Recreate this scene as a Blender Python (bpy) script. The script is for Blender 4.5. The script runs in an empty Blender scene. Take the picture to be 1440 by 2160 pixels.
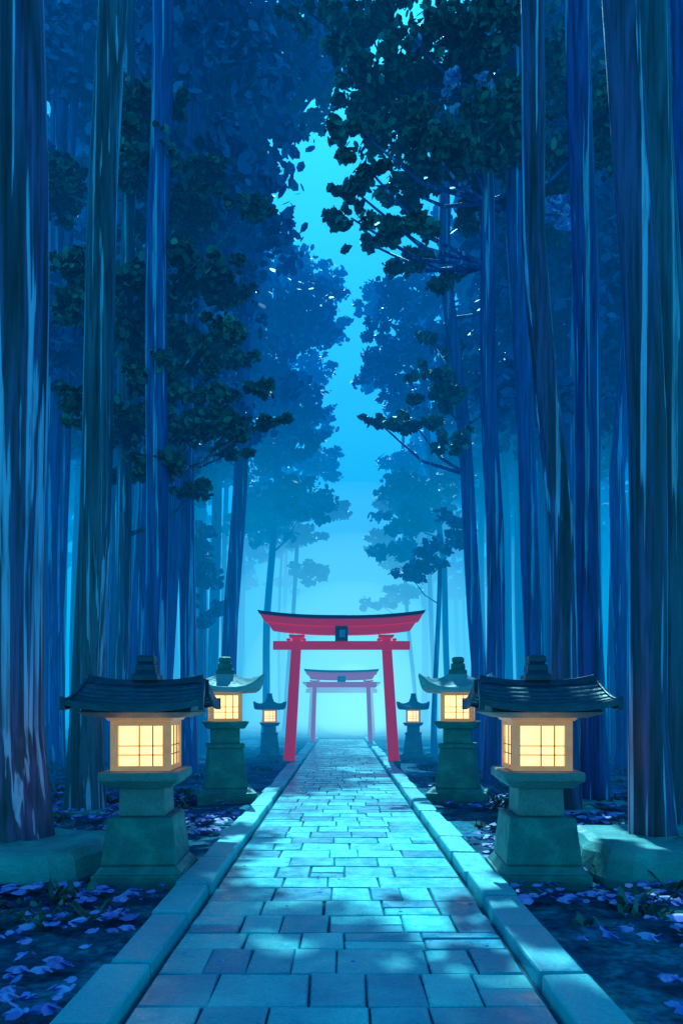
import bpy, math, random
import numpy as np
from mathutils import Vector, noise as mnoise
S=bpy.context.scene
random.seed(7); R=np.random.default_rng(7)
F=1500.0; HC=1.6; VX=720.0; VY=1490.0
def P(px,py,d): return ((px-VX)*d/F, d, HC+(VY-py)*d/F)

# ---------------- node helpers ----------------
def newmat(name):
    m=bpy.data.materials.new(name); m.use_nodes=True
    nt=m.node_tree; b=nt.nodes['Principled BSDF']
    return m,nt,b
def ramp(nt,fac,stops,interp='LINEAR'):
    r=nt.nodes.new('ShaderNodeValToRGB'); r.color_ramp.interpolation=interp
    el=r.color_ramp.elements
    while len(el)<len(stops): el.new(0.5)
    for e,(p,c) in zip(el,stops): e.position=p; e.color=(*c,1)
    nt.links.new(fac,r.inputs[0]); return r.outputs[0]
def noise(nt,scale,detail=4,vec=None,rough=0.55,dist=0):
    n=nt.nodes.new('ShaderNodeTexNoise'); n.inputs['Scale'].default_value=scale
    n.inputs['Detail'].default_value=detail; n.inputs['Roughness'].default_value=rough
    n.inputs['Distortion'].default_value=dist
    if vec is not None: nt.links.new(vec,n.inputs['Vector'])
    return n.outputs['Fac']
def objvec(nt,scale=(1,1,1)):
    t=nt.nodes.new('ShaderNodeTexCoord'); m=nt.nodes.new('ShaderNodeMapping')
    m.inputs['Scale'].default_value=scale; nt.links.new(t.outputs['Object'],m.inputs[0]); return m.outputs[0]
def mix(nt,f,a,b,mode='MIX'):
    n=nt.nodes.new('ShaderNodeMixRGB'); n.blend_type=mode
    for i,v in enumerate((f,a,b)):
        if isinstance(v,(int,float)): n.inputs[i].default_value=v if i==0 else (v,v,v,1)
        elif isinstance(v,tuple): n.inputs[i].default_value=(*v,1)
        else: nt.links.new(v,n.inputs[i])
    return n.outputs[0]
def bump(nt,b,h,strength=0.4,dist=0.02):
    n=nt.nodes.new('ShaderNodeBump'); n.inputs['Strength'].default_value=strength; n.inputs['Distance'].default_value=dist
    nt.links.new(h,n.inputs['Height']); nt.links.new(n.outputs[0],b.inputs['Normal'])
def island(nt):
    return nt.nodes.new('ShaderNodeNewGeometry').outputs['Random Per Island']

def bark_mat(name,a,b_,c,hl,hlpos=0.66):
    m,nt,b=newmat(name)
    v=objvec(nt,(5,5,0.28)); n1=noise(nt,1.0,5,v)
    col=ramp(nt,n1,[(0.32,a),(0.46,b_),(0.54,c),(0.60,c),(0.66,b_)])
    v3=objvec(nt,(9,9,0.14)); n3=noise(nt,1.0,3,v3,0.5,0.3)
    rim_hl=ramp(nt,n3,[(hlpos,(0,0,0)),(hlpos+0.02,(1,1,1))])  # pale streaks painted into the bark colour as rim light
    col=mix(nt,rim_hl,col,hl)
    v2=objvec(nt,(22,22,0.9)); n2=noise(nt,1.0,4,v2)
    dk=ramp(nt,n2,[(0.36,(0.4,0.4,0.45)),(0.55,(1,1,1))])
    col=mix(nt,1.0,col,dk,'MULTIPLY'); nt.links.new(col,b.inputs['Base Color'])
    b.inputs['Roughness'].default_value=0.5
    bump(nt,b,n2,0.7,0.03); return m
BARK=[bark_mat('bark_violet',(0.012,0.025,0.06),(0.03,0.065,0.15),(0.17,0.10,0.30),(0.60,0.58,0.92),0.585),
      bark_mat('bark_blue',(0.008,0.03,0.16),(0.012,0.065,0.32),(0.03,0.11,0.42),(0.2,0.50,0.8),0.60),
      bark_mat('bark_teal',(0.012,0.055,0.10),(0.02,0.10,0.18),(0.06,0.15,0.26),(0.42,0.55,0.8),0.59)]

def leaf_mat(name,cols,trans=0.25):
    m,nt,b=newmat(name)
    n=noise(nt,0.7,3,objvec(nt)); isl=island(nt)
    f=mix(nt,0.45,n,isl)
    col=ramp(nt,f,[(0.25,cols[0]),(0.5,cols[1]),(0.78,cols[2])])
    nt.links.new(col,b.inputs['Base Color']); b.inputs['Roughness'].default_value=0.55
    b.inputs['Specular IOR Level'].default_value=0.35
    return m
LEAF=leaf_mat('foliage_dark',[(0.006,0.06,0.06),(0.012,0.13,0.12),(0.06,0.31,0.25)],0.2)
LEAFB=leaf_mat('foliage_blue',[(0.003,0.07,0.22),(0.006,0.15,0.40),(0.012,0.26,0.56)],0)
LAV=leaf_mat('blossom_lavender',[(0.35,0.32,0.75),(0.55,0.50,0.92),(0.7,0.66,0.96)])
PET=leaf_mat('fallen_lavender',[(0.10,0.12,0.45),(0.36,0.28,0.80),(0.64,0.5,0.95)])

def stone_mat(name,c0,c1,c2,rough=0.55,sc=3.0,perisl=0.5,bmp=0.5,st=(0.25,0.5,0.75)):
    m,nt,b=newmat(name)
    v=objvec(nt); n=noise(nt,sc,6,v,0.6,0.4); isl=island(nt)
    f=mix(nt,perisl,n,isl)
    col=ramp(nt,f,[(st[0],c0),(st[1],c1),(st[2],c2)])
    sp=noise(nt,60,3,v); spk=ramp(nt,sp,[(0.35,(0.78,0.78,0.8)),(0.6,(1,1,1))])
    nt.links.new(mix(nt,1.0,col,spk,'MULTIPLY'),b.inputs['Base Color'])
    n3=noise(nt,9,8,v,0.65)
    rr=ramp(nt,n3,[(0.3,(max(0.05,rough-0.15),)*3),(0.7,(rough+0.2,)*3)])
    nt.links.new(rr,b.inputs['Roughness'])
    bump(nt,b,n3,bmp,0.02); return m
PAVE=stone_mat('paving_stone',(0.004,0.30,0.46),(0.012,0.52,0.62),(0.10,0.78,0.80),0.30,2.2,0.45,0.22,(0.3,0.5,0.68))  # stone mottling, its spread widened to paint in dappled light
PAVE.node_tree.nodes['Principled BSDF'].inputs['Specular IOR Level'].default_value=0.4
KERB=stone_mat('kerb_stone',(0.006,0.40,0.54),(0.015,0.56,0.66),(0.08,0.72,0.76),0.45,1.5,0.4)
STONE=stone_mat('lantern_stone',(0.008,0.12,0.15),(0.02,0.20,0.21),(0.06,0.38,0.35),0.5,4,0.1)
STONEL=stone_mat('lantern_stone_pale',(0.22,0.33,0.38),(0.32,0.44,0.48),(0.4,0.52,0.55),0.6,4,0.1)
STONEW=stone_mat('lantern_stone_warm',(0.22,0.20,0.22),(0.30,0.27,0.28),(0.38,0.35,0.36),0.6,5,0.1)
ROOF=stone_mat('roof_slate',(0.006,0.03,0.08),(0.012,0.055,0.13),(0.03,0.12,0.24),0.35,4,0.3)
ROCK=stone_mat('rock',(0.015,0.18,0.22),(0.04,0.34,0.36),(0.12,0.56,0.56),0.55,2.5,0.1,0.8)
def plain(name,c,rough=0.5,emi=None,es=0,nsc=8,var=0.25):
    m,nt,b=newmat(name)
    n=noise(nt,nsc,4,objvec(nt))
    nt.links.new(ramp(nt,n,[(0.3,tuple(x*(1-var) for x in c)),(0.7,tuple(min(1,x*(1+var)) for x in c))]),b.inputs['Base Color'])
    b.inputs['Roughness'].default_value=rough
    if emi: b.inputs['Emission Color'].default_value=(*emi,1); b.inputs['Emission Strength'].default_value=es
    return m
RED=plain('vermilion_paint_glow',(0.80,0.02,0.06),0.5,(1.0,0.015,0.07),0.25,nsc=3,var=0.15)  # paint emits weak red so the gate fronts read as lit
RED.node_tree.nodes['Principled BSDF'].inputs['Specular IOR Level'].default_value=0.25
REDD=plain('vermilion_paint_pink_glow',(0.6,0.04,0.15),0.5,(1.0,0.02,0.16),0.22,nsc=3,var=0.12)  # same added red emission, pinker tone for the far gates
BLACK=plain('black_lacquer',(0.012,0.015,0.03),0.35)
WOOD=plain('warm_wood_glow',(0.50,0.34,0.20),0.5,(1.0,0.42,0.13),0.24)  # emission paints warm pane light onto the frame wood
MULL=plain('mullion_wood',(0.16,0.09,0.05),0.5)
PAPER=plain('lit_paper',(0.8,0.7,0.45),0.6,(1.0,0.57,0.19),1.8)
GROUT=plain('grout',(0.01,0.07,0.14),0.9)

# ---------------- mesh helpers ----------------
def mobj(name,verts,faces,mats,parent=None,smooth=False,mi=None,bevel=0):
    me=bpy.data.meshes.new(name); me.from_pydata([tuple(v) for v in verts],[],faces); me.update()
    for m in (mats if isinstance(mats,list) else [mats]): me.materials.append(m)
    if mi is not None: me.polygons.foreach_set('material_index',mi)
    if smooth: me.polygons.foreach_set('use_smooth',[True]*len(me.polygons))
    o=bpy.data.objects.new(name,me); S.collection.objects.link(o)
    if parent: o.parent=parent
    if bevel:
        b=o.modifiers.new('bevel','BEVEL'); b.width=bevel; b.segments=2; b.limit_method='ANGLE'
    return o
def empty(name,loc=(0,0,0),rz=0):
    e=bpy.data.objects.new(name,None); e.location=loc; e.rotation_euler=(0,0,rz); e.empty_display_size=0.3
    S.collection.objects.link(e); return e
def frustum(cx,cy,z0,z1,hx0,hy0,hx1,hy1,off=0):
    v=[(cx-hx0,cy-hy0,z0),(cx+hx0,cy-hy0,z0),(cx+hx0,cy+hy0,z0),(cx-hx0,cy+hy0,z0),
       (cx-hx1,cy-hy1,z1),(cx+hx1,cy-hy1,z1),(cx+hx1,cy+hy1,z1),(cx-hx1,cy+hy1,z1)]
    f=[(3,2,1,0),(4,5,6,7),(0,1,5,4),(1,2,6,5),(2,3,7,6),(3,0,4,7)]
    return v,[tuple(i+off for i in q) for q in f]
def box_obj(name,parent,mat,c,h,h1=None,bevel=0.012):
    h1=h1 or h
    v,f=frustum(c[0],c[1],c[2]-h[2],c[2]+h[2],h[0],h[1],h1[0],h1[1])
    return mobj(name,v,f,mat,parent,bevel=bevel)
class MB:
    def __init__(s): s.v=[];s.f=[];s.m=[]
    def add(s,v,f,mi=0):
        o=len(s.v); s.v+=list(v); s.f+=[tuple(i+o for i in q) for q in f]; s.m+=[mi]*len(f)
def tube(pts,radii,seg=12,rough=0.0,seed=0,cap=True):
    V=[];Fc=[]
    pts=[Vector(p) for p in pts]
    ph=[random.random()*6.28 for _ in range(4)]
    for i,p in enumerate(pts):
        t=(pts[min(i+1,len(pts)-1)]-pts[max(i-1,0)]).normalized()
        a=t.orthogonal().normalized() if abs(t.z)<0.7 else Vector((1,0,0)); a=(a-t*a.dot(t)).normalized(); b=t.cross(a)
        for k in range(seg):
            th=6.28318*k/seg
            r=radii[i]*(1+rough*(math.sin(3*th+ph[0])*0.5+math.sin(5*th+ph[1]+p.z*0.15)*0.4+math.sin(7*th+ph[2])*0.25))
            V.append(p+a*math.cos(th)*r+b*math.sin(th)*r)
    n=len(pts)
    for i in range(n-1):
        for k in range(seg):
            k2=(k+1)%seg
            Fc.append((i*seg+k,i*seg+k2,(i+1)*seg+k2,(i+1)*seg+k))
    if cap: Fc.append(tuple(range((n-1)*seg,n*seg)))
    return V,Fc
LS=np.array([(0,-1),(.62,-.5),(.7,.35),(0,1.0),(-.7,.35),(-.62,-.5)])
def leaves(center,rad,n,size,nblob=None):
    """leaf-sized faces spread on irregular sub-clumps inside an ellipsoid"""
    c=np.array(center); rad=np.array(rad)
    nb=nblob or max(10,int(n/40))
    d=R.normal(size=(nb,3)); d/=np.linalg.norm(d,axis=1)[:,None]
    bc=d*(R.random((nb,1))**0.45)*rad*0.9
    bc[:,2]*=0.9
    br=(0.12+0.24*R.random(nb))*(rad.prod()**(1/3))
    idx=R.integers(0,nb,n)
    q=R.normal(size=(n,3)); q/=np.linalg.norm(q,axis=1)[:,None]
    pos=c+bc[idx]+q*(br[idx]*(0.5+0.75*R.random(n)**2))[:,None]*np.array([1.25,1.25,0.7])
    nor=R.normal(size=(n,3))*0.8+q*0.5+np.array([0,0,0.35]); nor/=np.linalg.norm(nor,axis=1)[:,None]
    t=np.cross(nor,R.normal(size=(n,3))); t/=np.linalg.norm(t,axis=1)[:,None]; b=np.cross(nor,t)
    s=size*(0.55+0.8*R.random(n))
    V=pos[:,None,:]+s[:,None,None]*(LS[None,:,0,None]*t[:,None,:]*0.85+LS[None,:,1,None]*b[:,None,:])
    return V.reshape(-1,3)
def leafobj(name,chunks,mats,parent):
    V=np.concatenate([c[0] for c in chunks]); n=len(V)//6
    mi=np.concatenate([np.full(len(c[0])//6,c[1]) for c in chunks])
    me=bpy.data.meshes.new(name)
    me.vertices.add(len(V)); me.vertices.foreach_set('co',V.ravel())
    me.loops.add(n*6); me.loops.foreach_set('vertex_index',np.arange(n*6))
    me.polygons.add(n); me.polygons.foreach_set('loop_start',np.arange(n)*6); me.polygons.foreach_set('loop_total',np.full(n,6))
    for m in mats: me.materials.append(m)
    me.polygons.foreach_set('material_index',mi.astype(np.int32))
    me.update(calc_edges=True); me.validate()
    o=bpy.data.objects.new(name,me); S.collection.objects.link(o); o.parent=parent; return o

def trunk_path(pts,d,wpx,top=None,z0=-0.1):
    W=[P(px,py,d) for px,py in pts]
    out=[(W[0][0],d,z0)]+W[1:] if W[0][2]<0.6 else [(W[0][0],d,z0)]+W
    res=[]
    for a,b in zip(out[:-1],out[1:]):
        a=Vector(a);b=Vector(b); k=max(1,int((b-a).length/1.2))
        for i in range(k): res.append(a.lerp(b,i/k))
    res.append(Vector(out[-1]))
    sx=random.random()*9
    for i,p in enumerate(res):
        if i: p.x+=0.04*math.sin(p.z*0.7+sx); p.y+=0.05*math.sin(p.z*0.5+sx*2)
    return res
def tree(name,d,pts,wpx,mat=0,clusters=(),leafm=0,taper=0.75,size=None,rough=0.06,cov=9.0,dj=1.2):
    root=empty(name); W=trunk_path(pts,d,wpx); root.location=W[0]; off=Vector(W[0])
    r0=wpx*0.5*d/F; H=W[-1].z
    rad=[r0*(1-(1-taper)*max(0,p.z)/H)*(1+0.35*math.exp(-max(0,p.z)/0.35)) for p in W]
    mb=MB(); v,f=tube([p-off for p in W],rad,18 if wpx>30 else 10,rough); mb.add(v,f)
    ch=[]
    size=size or (0.056+0.0028*d)
    for c in clusters:
        px,py,rx,ry=c[:4]; mi=c[4] if len(c)>4 else 0
        dd=d+random.uniform(-dj,dj); C=Vector(P(px,py,dd))
        a,b=rx*dd/F,ry*dd/F
        n=int(cov*math.pi*a*b/(size*size*1.9))+20
        ch.append((leaves(C-off,(a,max(min(a,b*2.2),0.4),b),n,size),mi))
        q=min(W,key=lambda p:abs(p.z-(C.z-0.35*abs(C.x-p.x)-0.3)))
        q=Vector(q); mid=q.lerp(C,0.5)+Vector((0,0,-0.12*(C-q).length))
        rb=max(0.02,min(r0*0.3,0.02*(C-q).length+0.015))
        v,f=tube([q-off,mid-off,C-off],[rb,rb*0.7,rb*0.3],7); mb.add(v,f)
    mobj('trunk',mb.v,mb.f,BARK[mat],root,smooth=True)
    if ch: leafobj('crown',ch,[LEAF,LEAFB,LAV],root)
    return root

# ---------------- ground ----------------
def ground():
    xs=sorted(set([round(x,3) for x in np.concatenate([np.linspace(-12,12,161),np.linspace(-400,-12,25),np.linspace(12,400,25)])]))
    ys=sorted(set([round(x,3) for x in np.concatenate([np.linspace(-30,1,12),np.linspace(1,20,120),np.linspace(20,40,60),np.linspace(40,700,30)])]))
    V=[];Fc=[]
    for y in ys:
        for x in xs:
            a=max(0,abs(x)-1.5); z=0.0
            k=min(1,a/0.8); z+=k*(0.05*mnoise.noise((x*0.6,y*0.6,0))+0.03*mnoise.noise((x*2,y*2,3))+0.015*mnoise.noise((x*6,y*6,5)))
            V.append((x,y,z-0.03 if abs(x)<1.5 else z))
    nx=len(xs)
    for j in range(len(ys)-1):
        for i in range(nx-1): Fc.append((j*nx+i,j*nx+i+1,(j+1)*nx+i+1,(j+1)*nx+i))
    m,nt,b=newmat('forest_floor')
    v=objvec(nt); n1=noise(nt,1.6,6,v,0.6,0.8); n2=noise(nt,14,5,v)
    c=ramp(nt,n1,[(0.35,(0.004,0.06,0.14)),(0.5,(0.008,0.13,0.22)),(0.58,(0.015,0.25,0.33)),(0.66,(0.05,0.17,0.42))])
    d=ramp(nt,n2,[(0.35,(0.5,0.5,0.5)),(0.62,(1.2,1.2,1.2))])
    nt.links.new(mix(nt,1.0,c,d,'MULTIPLY'),b.inputs['Base Color']); b.inputs['Roughness'].default_value=0.9
    b.inputs['Specular IOR Level'].default_value=0.1
    bump(nt,b,n2,0.8,0.05)
    mobj('ground',V,Fc,m,smooth=True)
ground()
def undergrowth():
    rnd=random.Random(21); V=[]
    spots=[(s*rnd.uniform(1.7,2.0+y*0.45),y) for y in [rnd.uniform(5,22) for _ in range(320)] for s in (rnd.choice((-1,1)),)]
    for x,y in spots:
        n=rnd.randint(6,14); h=rnd.uniform(0.05,0.16)
        for k in range(n):
            a=rnd.random()*6.28; tx,ty=math.cos(a),math.sin(a); L=h*rnd.uniform(0.7,1.4); w=0.012+0.02*rnd.random()
            ox,oy=x+rnd.uniform(-.15,.15),y+rnd.uniform(-.1,.1)
            for u,t,z in((-1,0,0),(-1.2,.35,.45),(-.8,.7,.8),(0,1,.9),(.8,.7,.8),(1.2,.35,.45)):
                V.append((ox+tx*t*L*0.9-ty*u*w,oy+ty*t*L*0.9+tx*u*w,0.0+z*L))
    leafobj('undergrowth',[(np.array(V),0)],[LEAF,LEAFB,LAV],None)
undergrowth()
# ---------------- path ----------------
def path():
    root=empty('stone_path')
    v,f=frustum(0,17.0,-0.06,0.026,1.085,17.5,1.085,17.5); mobj('grout_bed',v,f,GROUT,root)
    mb=MB(); y=-0.4
    def stone(x0,x1,y0,y1):
        g=0.006; j=lambda: random.uniform(-0.007,0.007)
        z=0.045+random.uniform(-0.004,0.004); bv=0.008
        b=[(x0+g+j(),y0+g+j()),(x1-g+j(),y0+g+j()),(x1-g+j(),y1-g+j()),(x0+g+j(),y1-g+j())]
        cx,cy=(x0+x1)/2,(y0+y1)/2
        ins=lambda p:(p[0]+bv*(1 if p[0]<cx else -1),p[1]+bv*(1 if p[1]<cy else -1))
        V=[(p[0],p[1],0) for p in b]+[(p[0],p[1],z-bv) for p in b]+[(*ins(p),z+random.uniform(-.003,.003)) for p in b]
        Q=[(8,9,10,11)]
        for k in range(4):
            k2=(k+1)%4; Q+= [(k,k2,4+k2,4+k),(4+k,4+k2,8+k2,8+k)]
        mb.add(V,Q)
    while y<33.5:
        h=random.uniform(0.32,0.46); x=-1.07; 
        while x<1.069:
            w=random.uniform(0.28,0.56)
            if 1.07-(x+w)<0.25: w=1.07-x
            r=random.random()
            if r<0.13: 
                s=random.uniform(0.4,0.6)*h; stone(x,x+w,y,y+s); stone(x,x+w,y+s,y+h)
            elif r<0.2 and w>0.45: stone(x,x+w/2,y,y+h); stone(x+w/2,x+w,y,y+h)
            else: stone(x,x+w,y,y+h)
            x+=w
        y+=h
    mobj('paving',mb.v,mb.f,PAVE,root)
    for s in (-1,1):
        mb=MB(); y=-0.6
        while y<33.8:
            L=random.uniform(0.75,1.05); w=0.29+random.uniform(-0.015,0.02); jx=random.uniform(-0.01,0.01)
            v,f=frustum(s*(1.09+w/2)+jx,y+L/2,-0.08,0.125+random.uniform(-.012,.012),w/2,L/2-0.008,w/2-0.012,L/2-0.016)
            v=[(a+random.uniform(-.012,.012),b+random.uniform(-.006,.006),c+random.uniform(-.006,.006)) for a,b,c in v]
            mb.add(v,f); y+=L
        mobj('kerb',mb.v,mb.f,KERB,root,bevel=0.018)
path()

# ---------------- lanterns ----------------
def roof_loops(loops,segs=8,rz=0):
    V=[];Fc=[]
    for hx,hy,z,l in loops:
        c=[(-1,-1),(1,-1),(1,1),(-1,1)]
        for k in range(4):
            a=c[k];b=c[(k+1)%4]
            for i in range(segs):
                t=i/segs; u=a[0]+(b[0]-a[0])*t; w=a[1]+(b[1]-a[1])*t
                e=abs(2*t-1)
                bow=1-0.05*(1-e**2)
                V.append((u*hx*bow,w*hy*bow,z+l*e**3))
    n=4*segs
    for j in range(len(loops)-1):
        for k in range(n):
            k2=(k+1)%n; Fc.append((j*n+k,j*n+k2,(j+1)*n+k2,(j+1)*n+k))
    Fc.append(tuple(range((len(loops)-1)*n,len(loops)*n))); Fc.append(tuple(reversed(range(n))))
    return V,Fc
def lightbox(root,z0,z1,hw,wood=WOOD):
    t=hw*0.26; zc=(z0+z1)/2
    for sx in(-1,1):
        for sy in(-1,1):
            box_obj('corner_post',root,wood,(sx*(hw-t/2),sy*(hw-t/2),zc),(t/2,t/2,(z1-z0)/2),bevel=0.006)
    rh=(z1-z0)*0.10
    for a in range(4):
        ca,sa=round(math.cos(a*math.pi/2)),round(math.sin(a*math.pi/2))
        def bx(nm,mat,along,depth,zc_,hl,hd,hz,bv=0.003):
            cx=-sa*depth+ca*along; cy=ca*depth+sa*along
            h=(hl,hd,hz) if a%2==0 else (hd,hl,hz)
            box_obj(nm,root,mat,(cx,cy,zc_),h,bevel=bv)
        L=hw-t
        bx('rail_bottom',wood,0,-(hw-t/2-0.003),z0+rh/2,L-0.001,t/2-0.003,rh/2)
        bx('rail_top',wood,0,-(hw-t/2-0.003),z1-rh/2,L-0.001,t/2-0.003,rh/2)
        bx('pane',PAPER,0,-(hw-0.03),zc,L-0.002,0.004,(z1-z0)/2-rh-0.001,0)
        for mx in(-0.06,0.55): bx('mullion',MULL,mx*L,-(hw-0.018),zc,0.005,0.006,(z1-z0)/2-rh)
        for k in(-0.36,0.0): bx('crossbar',MULL,0,-(hw-0.017),zc+k*(z1-z0)*0.5,L,0.006,0.004)
def finial(root,z,s,mat):
    prof=[(0.62,0,),(0.62,0.28),(0.46,0.42),(0.50,0.5),(0.46,0.78),(0.34,0.84),(0.42,0.92),(0.42,1.18),(0.3,1.26)]
    V,Fc=roof_loops([(r*s,r*s,z+h*s,0) for r,h in prof],4); mobj('finial',V,Fc,mat,root,bevel=0.006)
def gable_roof(r,sgn):
    """curved gabled slate roof, ridge along x, layered courses, thick gable ends"""
    n=7; prof=[]
    for k in range(n+1):
        t=k/n; y=-0.54+0.46*t; z=1.565+0.235*t**1.35+0.04*(1-t)**4
        prof.append((y,z))
    xs=[-1+2*i/16 for i in range(17)]
    for side in(1,-1):
        for k in range(n):
            (y0,z0),(y1,z1)=prof[k],prof[k+1]
            hx=0.565-0.05*(k/n); V=[];Fc=[]
            for t in xs:
                c=0.055*abs(t)**3*(1-0.5*k/n)
                th=0.030 if k else 0.05
                V+=[(t*hx,side*(y0-0.012),z0-th+c),(t*hx,side*(y0-0.012),z0+c+0.004),(t*hx,side*(y1+0.01),z1+c-0.006),(t*hx,side*(y1+0.01),z1-th+c)]
            m=len(xs)
            for i in range(m-1):
                a=4*i
                for q in range(4):
                    f=(a+q,a+(q+1)%4,a+4+(q+1)%4,a+4+q); Fc.append(f)
            Fc+=[(0,1,2,3),(4*m-1,4*m-2,4*m-3,4*m-4)]
            mobj('roof_course',V,Fc,ROOF,r)
    V=[];Fc=[]
    for t in xs:
        c=0.05*abs(t)**3
        V+=[(t*0.53,-0.085,1.79+c),(t*0.53,0.085,1.79+c),(t*0.52,0.065,1.845+c),(t*0.52,-0.065,1.845+c)]
    m=len(xs)
    for i in range(m-1):
        a=4*i
        for q in range(4): Fc.append((a+q,a+(q+1)%4,a+4+(q+1)%4,a+4+q))
    Fc+=[(3,2,1,0),(4*m-4,4*m-3,4*m-2,4*m-1)]
    mobj('ridge',V,Fc,ROOF,r,bevel=0.008)
    for s in(-1,1):
        for side in(1,-1):
            V=[];Fc=[]
            for k,(y,z) in enumerate(prof):
                x0=s*(0.568-0.05*k/n); x1=x0+s*0.03; c=0.055*(1-0.5*k/n)
                for x,zz in((x0,z-0.085+c),(x1,z-0.085+c),(x1,z+0.018+c),(x0,z+0.018+c)): V.append((x,side*(y-0.015),zz))
            for k in range(n):
                a=4*k
                for q in range(4): Fc.append((a+q,a+(q+1)%4,a+4+(q+1)%4,a+4+q))
            Fc+=[(0,1,2,3),tuple(4*n+q for q in(3,2,1,0))]
            mobj('barge_board',V,Fc,ROOF,r,bevel=0.006)
    v,f=frustum(0,0,1.50,1.55,0.36,0.36,0.50,0.49); mobj('eave',v,f,STONEW,r,bevel=0.01)
    v=[(x,y,z) for x in(-0.47,0.47) for y,z in((-0.45,1.552),(0.45,1.552),(0.0,1.765))]
    mobj('gable',v,[(0,2,1),(3,4,5),(0,3,5,2),(1,2,5,4)],STONEW,r)
def lantern_front(x,y,mir,rz=0):
    r=empty('stone_lantern',(x,y,0),rz)
    box_obj('base_slab',r,STONE,(0,0,0.045),(0.40,0.40,0.075))
    box_obj('base_plinth',r,STONE,(0,0,0.155),(0.385,0.385,0.035),(0.33,0.33))
    box_obj('pedestal',r,STONE,(0,0,0.40),(0.335,0.335,0.21),(0.29,0.29),bevel=0.02)
    box_obj('shaft',r,STONEW,(0,0,0.745),(0.21,0.21,0.135),(0.20,0.20),bevel=0.015)
    box_obj('platform_lower',r,STONEW,(0,0,0.90),(0.27,0.27,0.03),(0.335,0.335),bevel=0.01)
    box_obj('platform',r,STONEW,(0,0,0.975),(0.355,0.355,0.045),bevel=0.022)
    lightbox(r,1.022,1.47,0.265)
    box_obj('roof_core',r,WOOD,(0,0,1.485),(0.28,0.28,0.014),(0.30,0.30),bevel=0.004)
    gable_roof(r,mir)
    finial(r,1.835,0.19,ROOF)
    return r
for sx in(-1,1): lantern_front(sx*1.80,6.60,sx,-sx*math.radians(2))
def lantern_pagoda(x,y,s,rz,mat=STONE,rmat=STONEL,box=0.2):
    r=empty('stone_lantern',(x,y,0),rz); r.scale=(s,s,s)
    box_obj('base_slab',r,mat,(0,0,0.05),(0.40,0.40,0.09))
    box_obj('base_plinth',r,mat,(0,0,0.165),(0.36,0.36,0.03),(0.3,0.3))
    box_obj('pedestal',r,mat,(0,0,0.47),(0.29,0.29,0.275),(0.23,0.23),bevel=0.015)
    box_obj('pedestal_cap',r,mat,(0,0,0.77),(0.25,0.25,0.03),bevel=0.01)
    box_obj('shaft',r,mat,(0,0,0.90),(0.19,0.19,0.105),(0.19,0.19),bevel=0.01)
    box_obj('platform',r,mat,(0,0,1.055),(0.25,0.25,0.05),(0.31,0.31),bevel=0.015)
    lightbox(r,1.107,1.50,box+0.02)
    loops=[(0.24,0.24,1.49,0),(0.44,0.44,1.50,0.10),(0.49,0.49,1.53,0.19),(0.48,0.48,1.57,0.19)]
    for k in range(7):
        t=(k+1)/7; loops.append((0.48-0.36*t,0.48-0.36*t,1.57+0.19*t**1.7,0.19*(1-t)**1.6))
    V,Fc=roof_loops(loops,8); mobj('roof',V,Fc,rmat,r,smooth=False)
    finial(r,1.76,0.19,mat)
for sx in(-1,1):
    lantern_pagoda(sx*1.98,12.1,1.22,-sx*math.radians(14))
    lantern_pagoda(sx*2.2,21.8,1.0,-sx*math.radians(8),STONE,STONE)

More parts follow.
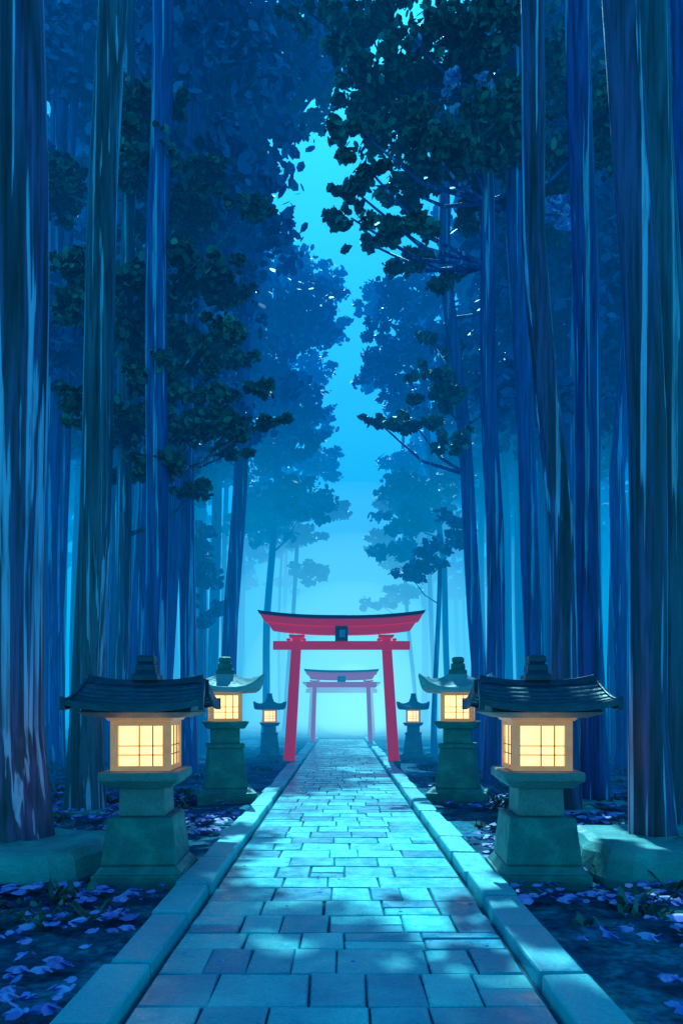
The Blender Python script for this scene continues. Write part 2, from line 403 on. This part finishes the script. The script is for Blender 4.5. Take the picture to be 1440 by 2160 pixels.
# ---------------- torii ----------------
def beam(name,root,mat,hw_bot,hw_top,z0,z1,hd,curve,hd_top=None,n=24):
    hd_top=hd_top or hd; V=[];Fc=[]
    for i in range(n+1):
        t=-1+2*i/n; c=curve*abs(t)**2.4
        V+=[(t*hw_bot,-hd,z0+c),(t*hw_bot,hd,z0+c),(t*hw_top,hd_top,z1+c),(t*hw_top,-hd_top,z1+c)]
    for i in range(n):
        a=4*i
        for k in range(4): Fc.append((a+k,a+(k+1)%4,a+4+(k+1)%4,a+4+k))
    Fc+=[(3,2,1,0),tuple(4*n+k for k in range(4))]
    mobj(name,V,Fc,mat,root,bevel=0.01)
def torii(y,pb,pt,H,khw,nz,nhw,r,red,plaque=True,curve=0.14):
    root=empty('torii_gate',(0,y,0))
    th=H*0.10; zk=H-curve-0.10-th
    for s in(-1,1):
        n=8; pts=[(s*(pb+(pt-pb)*i/n),0,-0.05+(zk+0.05)*i/n) for i in range(n+1)]
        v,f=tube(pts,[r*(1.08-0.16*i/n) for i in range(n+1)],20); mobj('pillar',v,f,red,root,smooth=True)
        v,f=tube([(s*(pb+0.004),0,-0.05),(s*(pb-0.001),0,0.14)],[r*1.28,r*1.2],20); mobj('pillar_foot',v,f,STONE,root,smooth=False)
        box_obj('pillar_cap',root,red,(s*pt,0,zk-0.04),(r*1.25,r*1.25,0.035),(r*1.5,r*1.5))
        for q in(-1,1):
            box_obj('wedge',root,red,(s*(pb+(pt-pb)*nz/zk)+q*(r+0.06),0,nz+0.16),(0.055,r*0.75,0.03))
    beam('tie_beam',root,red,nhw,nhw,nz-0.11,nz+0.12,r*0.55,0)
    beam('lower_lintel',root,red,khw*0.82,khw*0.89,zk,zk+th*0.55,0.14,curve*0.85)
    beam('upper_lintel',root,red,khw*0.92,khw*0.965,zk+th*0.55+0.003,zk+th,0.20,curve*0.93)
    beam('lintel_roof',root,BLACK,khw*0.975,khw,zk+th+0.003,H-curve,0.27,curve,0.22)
    if plaque:
        z0=nz+0.125; z1=zk+th*0.5
        box_obj('plaque_frame',root,BLACK,(0,-0.19,(z0+z1)/2),(0.17,0.04,(z1-z0)/2+0.02))
        box_obj('plaque_panel',root,plain('plaque_blue',(0.2,0.4,0.5)),(0.02,-0.235,(z0+z1)/2),(0.075,0.006,(z1-z0)/2-0.08),bevel=0.002)
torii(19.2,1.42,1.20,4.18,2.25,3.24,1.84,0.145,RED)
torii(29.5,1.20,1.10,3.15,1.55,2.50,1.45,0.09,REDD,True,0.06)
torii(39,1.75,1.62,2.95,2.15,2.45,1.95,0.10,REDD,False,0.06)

# ---------------- rocks ----------------
def rockring(name,x,y,hx,hy,h,seed,mat=ROCK):
    n=28; V=[];Fc=[]
    prof=[(1.0,-0.08),(1.03,0.05),(1.0,h*0.7),(0.95,h*0.93),(0.86,h),(0.5,h*0.96),(0.0,h*0.95)]
    for r,z in prof:
        for k in range(n):
            th=6.28318*k/n; sq=1/max(abs(math.cos(th)),abs(math.sin(th)))**0.85
            nn=1+0.15*mnoise.noise((math.cos(th)*2.2+seed,math.sin(th)*2.2,z*1.5))
            V.append((hx*r*math.cos(th)*sq*nn,hy*r*math.sin(th)*sq*nn,z+(0.03*mnoise.noise((math.cos(th)*3,math.sin(th)*3,seed)) if z>0.1 else 0)))
    for j in range(len(prof)-1):
        for k in range(n):
            k2=(k+1)%n; Fc.append((j*n+k,j*n+k2,(j+1)*n+k2,(j+1)*n+k))
    o=mobj(name,V,Fc,mat); o.location=(x,y,0); return o
rockring('stone_tree_surround',-3.27,6.95,0.95,0.78,0.30,1.3)
rockring('stone_tree_surround',3.32,7.0,0.98,0.78,0.33,5.1)
rockring('stone_tree_surround',-3.95,10.9,0.5,0.5,0.05,2)
rockring('stone_tree_surround',4.2,11.7,0.42,0.42,0.06,9)
rockring('stone_tree_surround',3.45,10.9,0.42,0.42,0.05,4)

# ---------------- cedar trunks (near) ----------------
tree('cedar_tree',7.2,[(12,1780),(20,900),(28,-500)],150,0,taper=0.85)
tree('cedar_tree',10.9,[(180,1705),(205,900),(236,0),(245,-400)],66,2,taper=0.85)
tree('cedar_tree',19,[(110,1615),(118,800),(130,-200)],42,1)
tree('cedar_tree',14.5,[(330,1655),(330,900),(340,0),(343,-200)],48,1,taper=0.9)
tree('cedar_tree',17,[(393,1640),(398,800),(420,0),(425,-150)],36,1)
tree('cedar_tree',7.2,[(1378,1780),(1350,900),(1316,0),(1305,-500)],78,0,taper=0.9)
tree('cedar_tree',7.9,[(1440,1780),(1412,900),(1376,0),(1360,-400)],80,2,taper=0.9)
tree('cedar_tree',12,[(1250,1690),(1238,900),(1218,0),(1215,-400)],56,1,taper=0.85)
tree('cedar_tree',10.9,[(1192,1712),(1180,1100),(1130,500),(1115,0),(1110,-400)],54,0,taper=0.85)
tree('cedar_tree',15,[(1135,1650),(1125,1300),(1085,500),(1080,-100)],40,1)
tree('cedar_tree',18,[(1315,1570),(1300,1000),(1395,-300)],34,1)
tree('cedar_tree',9.5,[(1490,1740),(1450,800),(1425,-300)],60,1)
tree('cedar_tree',9.2,[(-120,1740),(-60,800),(-70,-300)],70,0)
# ---------------- broadleaf trees ----------------
tree('maple_tree',15.5,[(250,1640),(262,1000),(270,300),(275,-60)],34,2,
 [(430,425,115,32),(530,440,55,18),(320,480,105,42),(300,330,90,60),(400,600,130,44),(450,690,100,30),(290,700,110,60),(480,745,95,24),(350,800,130,44),
  (510,830,95,26),(560,885,60,16),(420,915,130,36),(300,900,110,44),(320,985,115,32),(420,1035,60,18),(490,955,70,18),(240,1010,80,34),(180,600,80,90),(180,850,70,70),
  (420,370,80,30),(430,540,90,30),(400,760,110,34),(450,870,90,26),(290,600,90,50),(300,230,100,60),(120,400,60,90)],dj=1.0)
tree('maple_tree',21,[(478,1600),(490,1300),(520,700),(545,440),(550,280)],34,1,
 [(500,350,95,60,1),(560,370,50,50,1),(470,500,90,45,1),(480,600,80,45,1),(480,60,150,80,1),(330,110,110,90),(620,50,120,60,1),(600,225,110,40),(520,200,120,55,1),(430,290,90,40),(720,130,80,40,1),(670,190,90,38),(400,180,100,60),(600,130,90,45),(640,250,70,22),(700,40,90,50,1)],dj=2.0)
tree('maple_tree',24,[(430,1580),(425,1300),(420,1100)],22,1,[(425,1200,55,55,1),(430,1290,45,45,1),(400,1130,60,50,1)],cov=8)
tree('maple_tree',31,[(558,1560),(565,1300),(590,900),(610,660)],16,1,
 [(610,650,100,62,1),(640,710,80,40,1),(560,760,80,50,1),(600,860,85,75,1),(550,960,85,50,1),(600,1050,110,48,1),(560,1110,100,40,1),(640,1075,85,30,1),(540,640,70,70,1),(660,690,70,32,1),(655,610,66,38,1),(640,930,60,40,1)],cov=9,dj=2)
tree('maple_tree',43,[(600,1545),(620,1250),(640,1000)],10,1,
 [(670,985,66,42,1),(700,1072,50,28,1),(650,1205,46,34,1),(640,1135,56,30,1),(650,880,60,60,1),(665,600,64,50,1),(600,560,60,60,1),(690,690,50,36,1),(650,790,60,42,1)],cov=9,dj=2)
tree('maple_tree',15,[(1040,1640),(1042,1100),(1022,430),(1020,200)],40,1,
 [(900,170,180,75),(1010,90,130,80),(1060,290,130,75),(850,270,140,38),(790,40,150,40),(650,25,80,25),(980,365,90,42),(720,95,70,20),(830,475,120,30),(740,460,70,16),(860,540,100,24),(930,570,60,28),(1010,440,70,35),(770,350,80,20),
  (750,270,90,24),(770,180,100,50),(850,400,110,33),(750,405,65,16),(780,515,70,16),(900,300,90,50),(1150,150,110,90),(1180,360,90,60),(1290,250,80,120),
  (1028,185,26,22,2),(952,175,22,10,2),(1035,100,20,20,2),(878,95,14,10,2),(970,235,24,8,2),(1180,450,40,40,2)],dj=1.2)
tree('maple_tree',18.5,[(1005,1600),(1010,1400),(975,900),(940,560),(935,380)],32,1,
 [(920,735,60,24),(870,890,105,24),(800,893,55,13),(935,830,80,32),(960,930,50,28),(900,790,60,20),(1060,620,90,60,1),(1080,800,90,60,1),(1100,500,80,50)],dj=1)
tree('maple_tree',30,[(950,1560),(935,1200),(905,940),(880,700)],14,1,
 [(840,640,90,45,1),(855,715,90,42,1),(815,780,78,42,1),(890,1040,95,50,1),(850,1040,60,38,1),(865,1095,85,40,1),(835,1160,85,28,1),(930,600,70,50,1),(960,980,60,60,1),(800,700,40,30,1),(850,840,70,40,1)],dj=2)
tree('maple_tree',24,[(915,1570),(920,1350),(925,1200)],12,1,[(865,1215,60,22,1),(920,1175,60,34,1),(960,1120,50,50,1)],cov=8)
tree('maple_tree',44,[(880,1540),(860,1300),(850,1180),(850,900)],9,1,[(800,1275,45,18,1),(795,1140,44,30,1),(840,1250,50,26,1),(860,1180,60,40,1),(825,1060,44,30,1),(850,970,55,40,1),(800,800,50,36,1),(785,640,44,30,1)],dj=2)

# ---------------- side forest and distant trees ----------------
def forest(name,n,yr,inner,outer,mb_mat,leafi,crown0,crown1,rr,size,cov=4,jit=1.5,seed=1,nc=5):
    rnd=random.Random(seed); root=empty(name); mb=MB(); ch=[]
    for i in range(n):
        y=rnd.uniform(*yr); s=-1 if i%2 else 1
        x=s*(inner(y)+(outer(y)-inner(y))*rnd.random()**1.2)+0.015*y; H=rnd.uniform((crown0+crown1)/2,crown1-1); r=rnd.uniform(*rr)
        k=8; ln=-s*rnd.uniform(0,0.05)*H; pts=[(x+ln*(j/k)**1.5+0.1*math.sin(j+i),y,-0.1+H*j/k) for j in range(k+1)]
        v,f=tube(pts,[r*(1-0.5*j/k) for j in range(k+1)],8,0.04); mb.add(v,f)
        for c in range(nc):
            z=rnd.uniform(crown0,min(crown1,H+1.5)); a=rnd.uniform(1.4,2.4); b=rnd.uniform(0.7,1.3)
            if c==0: z=H
            ch.append((leaves((x+ln*z/H+rnd.uniform(-jit,jit),y+rnd.uniform(-1,1),z),(a,a,b),int(cov*3.14*a*b/(size*size*1.9)),size),leafi))
    mobj('trunks',mb.v,mb.f,BARK[mb_mat],root,smooth=True)
    if ch: leafobj('foliage',ch,[LEAF,LEAFB,LAV],root)
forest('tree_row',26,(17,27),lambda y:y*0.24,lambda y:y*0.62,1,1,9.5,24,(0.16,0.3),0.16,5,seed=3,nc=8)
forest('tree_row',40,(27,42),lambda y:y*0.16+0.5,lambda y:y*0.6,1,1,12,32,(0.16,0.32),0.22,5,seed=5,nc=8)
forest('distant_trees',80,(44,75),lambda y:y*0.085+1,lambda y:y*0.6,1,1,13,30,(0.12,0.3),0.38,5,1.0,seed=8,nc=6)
# ---------------- fallen leaves ----------------
def fallen():
    V=[]
    rnd=random.Random(4); pts=[]
    for i in range(190):
        s=rnd.choice((-1,1)); y=rnd.uniform(3.0,13); x=s*rnd.uniform(1.6,1.7+y*0.42); r=rnd.uniform(0.08,0.30)
        for k in range(int(r*60)):
            a=rnd.random()*6.28; q=r*math.sqrt(rnd.random()); pts.append((x+math.cos(a)*q*1.6,y+math.sin(a)*q*0.8,rnd.uniform(0.035,0.08)))
    pts+= [(rnd.uniform(-8,8),rnd.uniform(2.5,18),rnd.uniform(0.02,0.05)) for _ in range(700)]
    pts=[p for p in pts if abs(p[0])>1.45]
    pts+= [(rnd.uniform(-1.0,1.0),rnd.uniform(2.8,16),rnd.uniform(0.012,0.022)) for _ in range(50)]
    for x,y,s in pts:
        a0=rnd.random()*6.28; z=0.062+rnd.uniform(0,0.012)
        for da in(-0.9,0,0.9):
            a=a0+da; tx,ty=math.cos(a),math.sin(a); z+=0.0012
            for u,w in LS: V.append((x+s*(0.55*u*tx-(w+0.6)*ty),y+s*(0.55*u*ty+(w+0.6)*tx),z+0.25*s*u))
    leafobj('fallen_leaves',[(np.array(V),2)],[LEAF,LEAFB,PET],None)
fallen()
# ---------------- mist ----------------
def mist(name,shape,loc,scale,sigma,col,st=1.0):
    if shape=='box':
        v,f=frustum(0,0,-1,1,1,1,1,1)
        o=mobj(name,v,f,[])
    else:
        import bmesh
        me=bpy.data.meshes.new(name); bm=bmesh.new(); bmesh.ops.create_icosphere(bm,subdivisions=4,radius=1); bm.to_mesh(me); bm.free()
        o=bpy.data.objects.new(name,me); S.collection.objects.link(o)
    o.location=loc; o.scale=scale
    m=bpy.data.materials.new(name); m.use_nodes=True; nt=m.node_tree; nt.nodes.clear()
    out=nt.nodes.new('ShaderNodeOutputMaterial'); a=nt.nodes.new('ShaderNodeVolumeAbsorption'); e=nt.nodes.new('ShaderNodeEmission'); ad=nt.nodes.new('ShaderNodeAddShader')
    a.inputs['Color'].default_value=(0,0,0,1); a.inputs['Density'].default_value=sigma
    e.inputs['Color'].default_value=(*col,1); e.inputs['Strength'].default_value=sigma*st  # emission stands in for light scattered by the mist
    nt.links.new(a.outputs[0],ad.inputs[0]); nt.links.new(e.outputs[0],ad.inputs[1]); nt.links.new(ad.outputs[0],out.inputs['Volume'])
    o.data.materials.append(m)
mist('forest_mist','box',(0,66,14.5),(75,54,17),0.017,(0.0,0.26,0.88))
mist('low_mist','box',(0,68,4.1),(65,48.4,6.0),0.020,(0.0,0.66,1.0))
for rx,ry,rz,sg in((3,28,3.6,0.06),(5.5,30,7,0.024),(9,32,10,0.012),(13,34,13.5,0.007),(18,36,17,0.004)):
    mist('glowing_mist','ball',(0.8,64,1.5),(rx,ry,rz),sg,(0.45,1.25,1.2),1.5)

# ---------------- world, sun, camera ----------------
EL=math.radians(49); AZ=math.radians(-2)
w=bpy.data.worlds.new("World"); S.world=w; w.use_nodes=True; nt=w.node_tree
bg=nt.nodes['Background']; sky=nt.nodes.new('ShaderNodeTexSky'); sky.sky_type='NISHITA'; sky.sun_disc=False
sky.sun_elevation=EL; sky.sun_rotation=AZ
tc=nt.nodes.new('ShaderNodeTexCoord'); sp=nt.nodes.new('ShaderNodeSeparateXYZ'); nt.links.new(tc.outputs['Generated'],sp.inputs[0])
tint=ramp(nt,sp.outputs[2],[(0.0,(0.05,1.05,1.0)),(0.35,(0.05,0.92,1.05)),(0.62,(0.03,0.62,1.0)),(1.0,(0.04,0.85,1.1))])  # sky above the frame brightened to add ambient fill
t=mix(nt,1.0,sky.outputs[0],tint,'MULTIPLY'); nt.links.new(t,bg.inputs[0]); bg.inputs[1].default_value=0.19
L=bpy.data.lights.new('moon','SUN'); L.energy=11; L.angle=math.radians(0.5); L.color=(0.36,0.95,1.0)
lo=bpy.data.objects.new('moon_light',L); S.collection.objects.link(lo)
d=Vector((math.sin(AZ)*math.cos(EL),math.cos(AZ)*math.cos(EL),math.sin(EL)))
lo.rotation_euler=d.to_track_quat('Z','Y').to_euler()
cam=bpy.data.cameras.new('camera'); co=bpy.data.objects.new('camera',cam); S.collection.objects.link(co)
co.location=(0,0,HC); co.rotation_euler=(math.radians(90),0,0)
cam.sensor_fit='VERTICAL'; cam.sensor_height=36; cam.lens=25; cam.shift_y=410/2160; cam.clip_end=2000
S.camera=co
S.view_settings.view_transform='Standard'; S.view_settings.look='None'; S.view_settings.exposure=0
